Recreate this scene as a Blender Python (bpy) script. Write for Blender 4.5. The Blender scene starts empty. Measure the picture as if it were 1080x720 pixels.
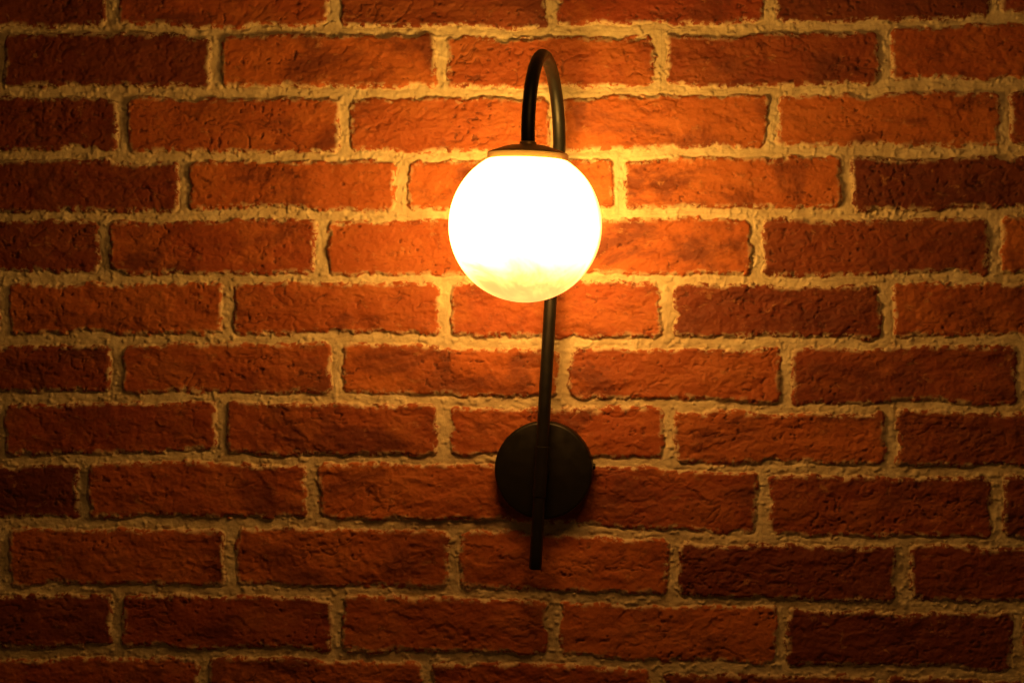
import bpy, math, numpy as np
from mathutils import Vector, Matrix

# ------------------------------------------------------------------ camera
D = 2.0
TH = math.radians(5.7)
C = Vector((D*math.sin(TH), -D*math.cos(TH), 0.0))
F = Vector((-math.sin(TH), math.cos(TH), 0.0))
R = Vector((math.cos(TH), math.sin(TH), 0.0))
FPX = 2000.0
scene = bpy.context.scene
cam_d = bpy.data.cameras.new("camera")
cam = bpy.data.objects.new("camera", cam_d)
scene.collection.objects.link(cam)
cam.location = C
cam.rotation_euler = (math.radians(90), 0, TH)
cam_d.sensor_width = 36
cam_d.lens = 36*FPX/1080
cam_d.clip_start = 0.05
cam_d.clip_end = 100
scene.camera = cam
scene.view_settings.view_transform = 'Standard'
scene.view_settings.look = 'None'
scene.view_settings.exposure = 0

def at(px, py, depth):
    """image pixel back-projected through the camera to `depth` metres in front of the wall"""
    d = F + R*((px-540)/FPX) + Vector((0, 0, 1))*((360-py)/FPX)
    t = (-depth - C.y)/d.y
    return C + d*t

# ------------------------------------------------------------------ noise
def lattice(seed):
    return np.random.RandomState(seed).rand(256, 256).astype(np.float32)
def vn(x, y, seed):
    L = lattice(seed)
    xi = np.floor(x).astype(np.int64); yi = np.floor(y).astype(np.int64)
    fx = (x-xi).astype(np.float32); fy = (y-yi).astype(np.float32)
    fx = fx*fx*fx*(fx*(fx*6-15)+10); fy = fy*fy*fy*(fy*(fy*6-15)+10)
    x0 = xi & 255; x1 = (xi+1) & 255; y0 = yi & 255; y1 = (yi+1) & 255
    a = L[y0, x0]*(1-fx)+L[y0, x1]*fx
    b = L[y1, x0]*(1-fx)+L[y1, x1]*fx
    return (a*(1-fy)+b*fy)*2-1
def fbm(x, y, seed, octv=4, g=0.5):
    s = 0; a = 1.0; n = 0
    for i in range(octv):
        c, sn = math.cos(0.6*i), math.sin(0.6*i)
        f = 2.03**i
        s = s + a*vn((x*c-y*sn)*f+11.3*i, (x*sn+y*c)*f+7.7*i, seed+i); n += a; a *= g
    return s/n
def sstep(a, b, x):
    t = np.clip((x-a)/(b-a), 0, 1); return t*t*(3-2*t)

# ------------------------------------------------------------------ wall relief
def axis(lo, hi, outer_lo, outer_hi, fine, coarse):
    a = np.arange(outer_lo, lo, coarse); b = np.arange(lo, hi, fine); c = np.arange(hi, outer_hi, coarse)
    return np.concatenate([a, b, c])
xs = axis(-0.60, 0.60, -1.0, 1.0, 0.00105, 0.004)
zs = axis(-0.40, 0.40, -0.62, 0.62, 0.00105, 0.004)
nx, nz = len(xs), len(zs)
X, Z = np.meshgrid(xs, zs)
px_, py_ = X-C.x, 0-C.y
dep = px_*F.x + py_*F.y
U = 540 + (px_*R.x + py_*R.y)/dep*FPX
V = 360 - Z/dep*FPX

kx = [0, 270, 540, 810, 1080]
lines = [
 [-31,-31,-31,-35,-43],
 [34,34,34,31,23],
 [98,100,99,97,91],
 [165,167,165,161,159],
 [229,227,227,226,225],
 [293,293,294,295,293],
 [359,357,360,362,361],
 [420,419,423,428,430],
 [483,483,486,494,497],
 [551,551,556,568,571],
 [621,621,626,636,640],
 [688,688,694,705,711],
 [752,752,760,772,780]]
rows = [
 [119,352,583,812,1048],
 [1,230,465,696,932],
 [131,364,588,814,1060],
 [-32,198,425,652,892],
 [112,340,575,798,1049],
 [6,243,470,703,935],
 [125,356,594,830,1077],
 [0,236,469,707,939],
 [90,332,572,803,1052],
 [7,245,480,711,951],
 [125,356,585,824,1073],
 [-15,216,451,692,930]]
for k in range(5):
    lines.insert(0, [a-65 for a in lines[0]]); rows.insert(0, [j+(-115 if k % 2 == 0 else 115)+3*k for j in rows[0]])
    lines.append([a+66 for a in lines[-1]]); rows.append([j+(115 if k % 2 == 0 else -115)-2*k for j in rows[-1]])
full = []
for r in rows:
    r = list(r)
    for _ in range(5):
        r.insert(0, r[0]-231); r.append(r[-1]+234)
    full.append(r)
nr = len(full)

Uw = U + 2.2*fbm(U/55, V/55, 3, 3) + 2.6*fbm(U/14, V/14, 9, 3)
Vw = V + 3.2*fbm(U/75, V/60, 21, 2) + 3.0*fbm(U/19, V/13, 33, 3)
LY = np.stack([np.interp(Uw, kx, l) for l in lines])
rowi = np.clip((Vw[None] > LY).sum(0)-1, 0, nr-1)
top = np.take_along_axis(LY, rowi[None], 0)[0]
bot = np.take_along_axis(LY, rowi[None]+1, 0)[0]
left = np.zeros_like(U); right = np.zeros_like(U); bid = np.zeros(U.shape, np.int64)
for r in range(nr):
    m = rowi == r
    if not m.any(): continue
    j = np.array(full[r], float)
    i = np.clip(np.searchsorted(j, Uw[m])-1, 0, len(j)-2)
    left[m] = j[i]; right[m] = j[i+1]; bid[m] = r*40+i
rs = np.random.RandomState(77)
RB = rs.rand(nr*40+40, 10)
# the burnt bricks and the paler ones of this wall: (course, brick) -> tone, hue
for (cr_, b_), (tn, hu) in {
   (0,0):(.9,.3),(0,2):(.75,.5),(1,1):(.97,.2),(1,2):(.1,.8),(1,3):(.5,.5),(1,4):(.7,.4),(1,5):(.35,.5),
   (2,0):(.85,.2),(2,1):(.45,.6),(2,2):(.5,.6),(2,3):(.2,.8),(2,4):(.25,.9),(2,5):(.7,.4),
   (3,1):(.8,.2),(3,2):(.4,.7),(3,3):(.1,1),(3,4):(.1,1),(3,5):(.95,.1),
   (4,0):(.8,.2),(4,1):(.5,.4),(4,2):(.4,.6),(4,3):(.3,.7),(4,4):(.75,.5),
   (5,1):(.15,.7),(5,2):(.5,.6),(5,3):(.5,.5),(5,4):(.85,.4),(5,5):(.55,.6),
   (6,0):(.7,.3),(6,1):(.5,.5),(6,2):(.3,.8),(6,3):(.6,.6),(6,4):(.7,.4),
   (7,1):(.6,.3),(7,2):(.6,.5),(7,3):(.5,.5),(7,4):(.55,.7),(7,5):(.7,.3),
   (8,0):(.95,.1),(8,1):(.5,.5),(8,2):(.4,.7),(8,3):(.6,.4),(8,4):(.7,.3),
   (9,1):(.35,.6),(9,2):(.4,.7),(9,3):(.3,.6),(9,4):(1.,.1),(9,5):(.8,.3),
   (10,0):(.8,.3),(10,1):(.6,.3),(10,2):(.5,.5),(10,3):(.2,.8),(10,4):(.95,.1)}.items():
    k_ = (cr_+5)*40 + b_+4
    RB[k_, 7] = tn; RB[k_, 9] = hu
rb = lambda k: RB[bid, k]
gl = 5.6 + 2.4*(rb(0)-.5); gr = 5.6+2.4*(rb(1)-.5)
gt = 4.5 + 2.6*(rb(2)-.5); gb = 4.8+2.6*(rb(3)-.5)
l2 = left+gl; r2 = right-gr; t2 = top+gt; b2 = bot-gb
cx, cy = (l2+r2)/2, (t2+b2)/2; hx, hy = (r2-l2)/2, (b2-t2)/2
tilt = (rb(4)-.5)*0.016
dx = Uw-cx; dy = Vw-cy - tilt*dx
rad = 7.0
qx = np.abs(dx)-(hx-rad); qy = np.abs(dy)-(hy-rad)
sdf = np.hypot(np.maximum(qx, 0), np.maximum(qy, 0))+np.minimum(np.maximum(qx, qy), 0)-rad
ox = rb(5)*90; oy = rb(6)*90
Ub, Vb = U/1.0+ox*37, V+oy*37
edge_n = 1.7*fbm(Ub/9, Vb/7, 41, 3) + 1.4*fbm(Ub/3.2, Vb/3.2, 51, 2)
chip = sstep(0.30, 0.7, fbm(Ub/24, Vb/15, 61, 3))*5.5
sdf = sdf + edge_n + chip*np.exp(np.minimum(sdf, 0)/6.0)
t = np.clip(-sdf/4.2, 0, 1)
prof = np.sqrt(np.clip(1-(1-t)**2, 0, 1))
mask = sstep(1.0, -1.2, sdf)
# brick face relief (mm)
rough_b = 0.45+0.8*rb(1)             # some bricks are coarser than others
big = fbm(Ub/48, Vb/24, 71, 3)*2.1
med = fbm(Ub/12, Vb/8.5, 81, 4, .56)*1.25*rough_b
wxn = Ub + 9*fbm(Ub/22, Vb/22, 91, 2); wyn = Vb + 9*fbm(Ub/20, Vb/20, 95, 2)
rid = 1-np.abs(fbm(wxn/32, wyn/13, 101, 3))*3.2
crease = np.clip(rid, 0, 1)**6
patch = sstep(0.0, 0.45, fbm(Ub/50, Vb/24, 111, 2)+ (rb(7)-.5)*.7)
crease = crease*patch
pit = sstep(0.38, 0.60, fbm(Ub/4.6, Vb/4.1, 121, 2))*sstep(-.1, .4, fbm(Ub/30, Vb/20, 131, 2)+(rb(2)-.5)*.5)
flake = sstep(0.02, 0.10, fbm(Ub/34, Vb/20, 137, 4, .55)-.14)*0.8      # spalled skin
fine = fbm(U/3.0, V/2.8, 141, 2)*0.40
face = big+med-1.2*crease-1.1*pit-flake+fine
H_b = prof*(7.2+2.4*(rb(8)-.5)+face) + (dx*(rb(9)-.5)*0.012+dy*(rb(0)-.5)*0.03)*prof
# mortar relief (mm)
mort = 1.0*fbm(U/16, V/14, 151, 3)+0.6*fbm(U/5, V/5, 161, 3)+0.2*fbm(U/2.3, V/2.3, 171, 1)
crumb = sstep(0.30, 0.6, fbm(U/6, V/5, 181, 2))*1.4
mortar = 3.6+mort+crumb - 1.5*np.exp(-np.abs(sdf-.9)/0.9)*sstep(-.2, .35, fbm(U/21, V/21, 191, 2))
Hm = np.maximum(mortar*(1-mask*0.6), 0)*(1-prof) + H_b
Y = -Hm/1000.0

verts = np.stack([X, Y, Z], -1).reshape(-1, 3)
ii = np.arange(nz*nx).reshape(nz, nx)
quads = np.stack([ii[:-1, :-1], ii[:-1, 1:], ii[1:, 1:], ii[1:, :-1]], -1).reshape(-1, 4)
# solid body of the wall behind the relief
x0, x1, z0, z1 = xs[0], xs[-1], zs[0], zs[-1]
n0 = len(verts)
box = np.array([[x0,.004,z0],[x1,.004,z0],[x1,.004,z1],[x0,.004,z1],[x0,.11,z0],[x1,.11,z0],[x1,.11,z1],[x0,.11,z1]])
bq = np.array([[4,7,6,5],[0,3,7,4],[1,5,6,2],[0,4,5,1],[3,2,6,7],[0,1,2,3]])+n0
verts = np.concatenate([verts, box]); quads = np.concatenate([quads, bq])
me = bpy.data.meshes.new("brick_wall")
me.vertices.add(len(verts)); me.vertices.foreach_set("co", verts.astype(np.float32).ravel())
me.loops.add(quads.size); me.loops.foreach_set("vertex_index", quads.astype(np.int32).ravel())
me.polygons.add(len(quads))
me.polygons.foreach_set("loop_start", np.arange(0, quads.size, 4, dtype=np.int32))
me.polygons.foreach_set("loop_total", np.full(len(quads), 4, np.int32))
me.update(calc_edges=True)
me.polygons.foreach_set("use_smooth", np.ones(len(quads), bool))
def attr(name, arr):
    a = me.attributes.new(name, 'FLOAT', 'POINT')
    a.data.foreach_set("value", np.concatenate([arr.ravel(), np.zeros(8)]).astype(np.float32))
attr("brick_mask", mask)
attr("brick_tone", rb(7))
attr("brick_hue", rb(9))
attr("edge_dist", np.clip(-sdf/10, -1, 3))
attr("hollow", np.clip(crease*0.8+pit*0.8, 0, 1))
attr("brick_off", ox)
wall = bpy.data.objects.new("brick_wall", me)
scene.collection.objects.link(wall)
wall["label"] = "rustic red brick wall with rough pale mortar joints"
wall["category"] = "wall"

# ------------------------------------------------------------------ node helpers
def newmat(name):
    m = bpy.data.materials.new(name); m.use_nodes = True
    nt = m.node_tree
    return m, nt, nt.nodes["Principled BSDF"]
def N(nt, typ, **kw):
    n = nt.nodes.new(typ)
    for k, v in kw.items():
        setattr(n, k, v)
    return n
def mixc(nt, fac, a, b, mode='MIX'):
    n = N(nt, 'ShaderNodeMix', data_type='RGBA', blend_type=mode)
    for sock, v in ((n.inputs[0], fac), (n.inputs[6], a), (n.inputs[7], b)):
        if isinstance(v, bpy.types.NodeSocket): nt.links.new(v, sock)
        elif isinstance(v, (int, float)): sock.default_value = v
        else: sock.default_value = (*v, 1)
    return n.outputs[2]
def rng(nt, v, a, b, c=0., d=1.):
    n = N(nt, 'ShaderNodeMapRange'); n.interpolation_type = 'SMOOTHSTEP'
    nt.links.new(v, n.inputs[0])
    for i, x in enumerate((a, b, c, d)): n.inputs[i+1].default_value = x
    return n.outputs[0]
def noise(nt, vec, scale, detail=4, rough=.55, dist=0.):
    n = N(nt, 'ShaderNodeTexNoise'); n.inputs['Scale'].default_value = scale
    n.inputs['Detail'].default_value = detail; n.inputs['Roughness'].default_value = rough
    n.inputs['Distortion'].default_value = dist
    nt.links.new(vec, n.inputs['Vector']); return n.outputs[0]
def math_(nt, op, a, b):
    n = N(nt, 'ShaderNodeMath', operation=op)
    for s, v in ((n.inputs[0], a), (n.inputs[1], b)):
        if isinstance(v, bpy.types.NodeSocket): nt.links.new(v, s)
        else: s.default_value = v
    return n.outputs[0]

# wall material
m, nt, bs = newmat("brick_and_mortar")
A = lambda n: N(nt, 'ShaderNodeAttribute', attribute_name=n).outputs['Fac']
tc = N(nt, 'ShaderNodeTexCoord').outputs['Object']
comb = N(nt, 'ShaderNodeCombineXYZ'); nt.links.new(A("brick_off"), comb.inputs[1])
va = N(nt, 'ShaderNodeVectorMath', operation='ADD'); nt.links.new(tc, va.inputs[0]); nt.links.new(comb.outputs[0], va.inputs[1])
mp = N(nt, 'ShaderNodeMapping'); mp.inputs['Scale'].default_value = (0.75, 1, 1.1); nt.links.new(va.outputs[0], mp.inputs[0])
bv = mp.outputs[0]
tone, hue, mk, ed, hol = A("brick_tone"), A("brick_hue"), A("brick_mask"), A("edge_dist"), A("hollow")
c = mixc(nt, rng(nt, hue, .1, .9), (0.38, 0.070, 0.022), (0.54, 0.145, 0.034))
c = mixc(nt, rng(nt, noise(nt, bv, 24, 5, .6), .42, .66, 0, .75), c, (0.60, 0.185, 0.048))
c = mixc(nt, rng(nt, tone, .35, 1.0, 0, .84), c, (0.17, 0.034, 0.016))
c = mixc(nt, rng(nt, noise(nt, bv, 14, 5, .66, .5), .48, .66, 0, .78), c, (0.15, 0.032, 0.017))
c = mixc(nt, rng(nt, noise(nt, bv, 150, 3, .7), .52, .76, 0, .5), c, (0.09, 0.022, 0.013))
c = mixc(nt, rng(nt, noise(nt, bv, 75, 4, .7, .4), .60, .72, 0, .45), c, (0.62, 0.30, 0.12))
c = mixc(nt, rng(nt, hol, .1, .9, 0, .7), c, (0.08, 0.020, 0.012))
# mortar
mcol = mixc(nt, rng(nt, noise(nt, tc, 45, 4, .6), .35, .7), (0.68, 0.55, 0.34), (0.86, 0.74, 0.50))
mcol = mixc(nt, rng(nt, noise(nt, tc, 240, 3, .7), .60, .80, 0, .45), mcol, (0.32, 0.21, 0.12))
mcol = mixc(nt, rng(nt, noise(nt, tc, 9, 3, .5), .5, .72, 0, .30), mcol, (0.40, 0.28, 0.16))
# mortar smears on brick edges
sm = math_(nt, 'MULTIPLY', rng(nt, ed, .66, .0), rng(nt, noise(nt, tc, 100, 4, .7), .46, .54, 0, .9))
c = mixc(nt, sm, c, (0.80, 0.67, 0.45))
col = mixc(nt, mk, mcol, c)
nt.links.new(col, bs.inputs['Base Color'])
bs.inputs['Roughness'].default_value = .66
bs.inputs['Specular IOR Level'].default_value = .4
bmp = N(nt, 'ShaderNodeBump'); bmp.inputs['Strength'].default_value = .65; bmp.inputs['Distance'].default_value = .0015
nt.links.new(noise(nt, bv, 150, 6, .74), bmp.inputs['Height']); nt.links.new(bmp.outputs[0], bs.inputs['Normal'])
me.materials.append(m)

# ------------------------------------------------------------------ lamp materials
black, nt, bs = newmat("black_powder_coat")
tc = N(nt, 'ShaderNodeTexCoord').outputs['Object']
nt.links.new(mixc(nt, noise(nt, tc, 40, 4), (0.006, 0.006, 0.006), (0.016, 0.015, 0.014)), bs.inputs['Base Color'])
nt.links.new(rng(nt, noise(nt, tc, 120, 4), .3, .7, .34, .5), bs.inputs['Roughness'])
bs.inputs['Specular IOR Level'].default_value = .4
b = N(nt, 'ShaderNodeBump'); b.inputs['Strength'].default_value = .25; b.inputs['Distance'].default_value = .0003
nt.links.new(noise(nt, tc, 1500, 2), b.inputs['Height']); nt.links.new(b.outputs[0], bs.inputs['Normal'])

bronze, nt, bs = newmat("dark_bronze_metal")
tc = N(nt, 'ShaderNodeTexCoord').outputs['Object']
nt.links.new(mixc(nt, noise(nt, tc, 60, 4), (0.40, 0.27, 0.13), (0.54, 0.37, 0.19)), bs.inputs['Base Color'])
bs.inputs['Metallic'].default_value = .6; bs.inputs['Roughness'].default_value = .42

opal, nt, bs = newmat("lit_opal_glass")
tc = N(nt, 'ShaderNodeTexCoord').outputs['Object']
sep = N(nt, 'ShaderNodeSeparateXYZ'); nt.links.new(tc, sep.inputs[0])
RG = 0.0722
# glow falloff painted into the emission: dimmer and warmer towards the base and the girdle
low = rng(nt, sep.outputs[2], -RG*1.0, RG*.12, 1, 0)
gird = rng(nt, math_(nt, 'ABSOLUTE', sep.outputs[1], 0), 0, RG*.50, 1, 0)
gird = math_(nt, 'MULTIPLY', gird, rng(nt, sep.outputs[2], -RG*.6, RG*.8, 1, .8))
w = math_(nt, 'MAXIMUM', low, gird)
cloud = noise(nt, tc, 24, 5, .65, .8)
w = math_(nt, 'ADD', w, rng(nt, cloud, .35, .75, -.07, .12))
n_ = nt.nodes[-1]; n_.use_clamp = True
ecol = mixc(nt, w, (1.0, 0.49, 0.078), (1.0, 0.30, 0.070))
est = math_(nt, 'MULTIPLY', rng(nt, w, 0, 1, 31, 2.4), rng(nt, cloud, .3, .7, 1.06, .92))
bs.inputs['Base Color'].default_value = (.8, .75, .65, 1)
bs.inputs['Roughness'].default_value = .25
nt.links.new(ecol, bs.inputs['Emission Color']); nt.links.new(est, bs.inputs['Emission Strength'])

# ------------------------------------------------------------------ lamp geometry
def mesh_obj(name, vs, fs, mat, parent, loc=None, smooth=True, sharp=None):
    me = bpy.data.meshes.new(name); me.from_pydata([tuple(v) for v in vs], [], fs); me.update()
    for p in me.polygons: p.use_smooth = smooth
    if sharp: me.set_sharp_from_angle(angle=math.radians(sharp))
    me.materials.append(mat)
    o = bpy.data.objects.new(name, me); scene.collection.objects.link(o)
    o.parent = parent
    if loc is not None: o.location = Vector(loc)-base_loc
    return o
def lathe(profile, seg=96, rot=None):
    """profile (r, h) around +Z, closed where r = 0"""
    vs, fs, ringsi = [], [], []
    for r, h in profile:
        if r < 1e-6: ringsi.append([len(vs)]); vs.append(Vector((0, 0, h)))
        else:
            ringsi.append(list(range(len(vs), len(vs)+seg)))
            vs += [Vector((r*math.cos(2*math.pi*i/seg), r*math.sin(2*math.pi*i/seg), h)) for i in range(seg)]
    for a, b in zip(ringsi[:-1], ringsi[1:]):
        for i in range(seg):
            j = (i+1) % seg
            if len(a) == 1: fs.append((a[0], b[i], b[j])) if len(b) > 1 else None
            elif len(b) == 1: fs.append((a[i], a[j], b[0]))
            else: fs.append((a[i], a[j], b[j], b[i]))
    if rot is not None: vs = [rot @ v for v in vs]
    return vs, [f[::-1] for f in fs]
def tube(path, rads, seg=32):
    vs, fs = [], []
    T = [(path[min(i+1, len(path)-1)]-path[max(i-1, 0)]).normalized() for i in range(len(path))]
    n = T[0].orthogonal().normalized()
    for p, t_, r in zip(path, T, rads):
        n = (n - t_*n.dot(t_)).normalized(); bb = t_.cross(n)
        vs += [p+(n*math.cos(2*math.pi*i/seg)+bb*math.sin(2*math.pi*i/seg))*r for i in range(seg)]
    for k in range(len(path)-1):
        for i in range(seg):
            j = (i+1) % seg
            fs.append((k*seg+i, k*seg+j, (k+1)*seg+j, (k+1)*seg+i))
    fs.append(tuple(range(seg))[::-1]); fs.append(tuple(range((len(path)-1)*seg, len(path)*seg)))
    return vs, fs

PL = 0.026    # plate thickness
plate_c = at(573, 496, PL); plate_c.y = -0.006
base_loc = plate_c.copy()
lamp = bpy.data.objects.new("wall_lamp", None); scene.collection.objects.link(lamp)
lamp.location = base_loc; lamp.empty_display_size = .05
lamp["label"] = "lit globe wall lamp on black gooseneck arm, mounted on brick wall"
lamp["category"] = "lamp"

to_front = Matrix.Rotation(math.radians(90), 3, 'X')   # +Z -> -Y
pr = 0.0512
prof_ = [(0, 0), (pr, 0), (pr, PL-.003-.006), (pr-.0006, PL-.0017-.006), (pr-.0018, PL-.0005-.006), (pr-.0034, PL-.006), (0, PL-.006)]
vs, fs = lathe(prof_, 128, to_front)
plate = mesh_obj("mounting_plate", vs, fs, black, lamp, plate_c, sharp=50)

# arm
AD = 0.040
P0 = at(564.5, 600, AD); P1 = at(590, 152, AD)
GDEP = 0.215
G = at(554, 238, GDEP)
up = (P1-P0).normalized()
capz = 0.0795
gup = (up*0.6+Vector((0, 0, 1))*0.4).normalized()
Pf = G + gup*(capz-.004)
TOP = at(573, 59, (AD+GDEP)/2)
path = [P0, P0+up*.001]
nst = 24
Prear = P1
for i in range(1, nst): path.append(P0+(Prear-P0)*(i/nst))
mid = (Prear+Pf)/2
half = (Pf-Prear)/2
vup = Vector((TOP.x-mid.x, 0, TOP.z-mid.z))
for i in range(0, 65):
    a = math.pi*i/64
    path.append(mid - half*math.cos(a) + vup*math.sin(a))
TR = 0.0066
rads = [TR-.0008]+[TR]*(len(path)-1)
vs, fs = tube([p-base_loc for p in path], rads)
arm = mesh_obj("lamp_arm", vs, fs, black, lamp, sharp=50)

# saddle block joining plate and arm
tt = (plate_c.z-P0.z)/(P1.z-P0.z); Pc = P0+(P1-P0)*tt
rotup = Vector((0, 0, 1)).rotation_difference(up).to_matrix()
vs, fs = tube([Pc+Vector((0, .021, 0))-base_loc, Pc+Vector((0, .002, 0))-base_loc], [.008, .008])
o = mesh_obj("arm_bracket", vs, fs, black, lamp, sharp=40)
vs, fs = lathe([(0, -.026), (.0070, -.026), (.0074, -.0256), (.0074, .0256), (.0070, .026), (0, .026)], 48, rotup)
o2 = mesh_obj("arm_collar", vs, fs, black, lamp, Pc, sharp=40)
to_r = Matrix.Rotation(math.radians(90), 3, 'Y')
vs, fs = lathe([(0, 0), (.0032, 0), (.0032, .0022), (.0024, .0030), (0, .0030)], 24, to_r)
sc = mesh_obj("plate_screw", vs, fs, black, plate, None, sharp=40)
sc.location = Vector((pr-.0004, -.010, .004))

# globe (object origin at its centre)
grot = Vector((0, 0, 1)).rotation_difference(gup).to_matrix()
gp = [(RG*math.sin(a), RG*math.cos(a)) for a in [math.pi*(k/40) for k in range(41)]]
gp = [(r, h) for r, h in gp if not (h > RG*.9)]
gp = [(0, gp[0][1])]+gp
gp[-1] = (0, -RG)
vs, fs = lathe(gp, 72, grot)
globe = mesh_obj("globe_shade", vs, fs, opal, lamp, G)
globe["label"] = "glowing opal glass globe"
# cap
cr = 0.0372
cz = math.sqrt(RG**2-cr**2)
cp = [(0, cz-.003), (cr-.003, cz-.003), (cr+.0004, cz-.002), (cr+.0010, cz-.0005), (cr+.0010, cz+.0052), (cr+.0002, cz+.0062),
      (cr-.004, cz+.0080), (cr-.012, cz+.0108), (.018, cz+.0130), (.0095, cz+.0140), (.0082, cz+.0146), (.0078, cz+.0165), (.0070, cz+.0172), (0, cz+.0172)]
vs, fs = lathe(cp, 96, grot)
cap = mesh_obj("shade_cap", vs, fs, bronze, lamp, G, sharp=35)
cap["label"] = "dark bronze cap above the glass"

# ------------------------------------------------------------------ light
w = bpy.data.worlds.new("World"); scene.world = w; w.use_nodes = True
bg = w.node_tree.nodes["Background"]
bg.inputs[0].default_value = (1.0, 0.42, 0.10, 1); bg.inputs[1].default_value = 0.022
ld = bpy.data.lights.new("fill_light", 'AREA'); ld.energy = 3.2; ld.color = (1, .44, .09); ld.size = .3  # added warm fill from upper front, lifts the far bricks; no visible source
lo = bpy.data.objects.new("fill_light", ld); scene.collection.objects.link(lo)
lo.location = (.5, -1.3, 1.4)
lo.rotation_euler = (Vector((0.10, 0, -.05))-lo.location).to_track_quat('-Z', 'Y').to_euler()
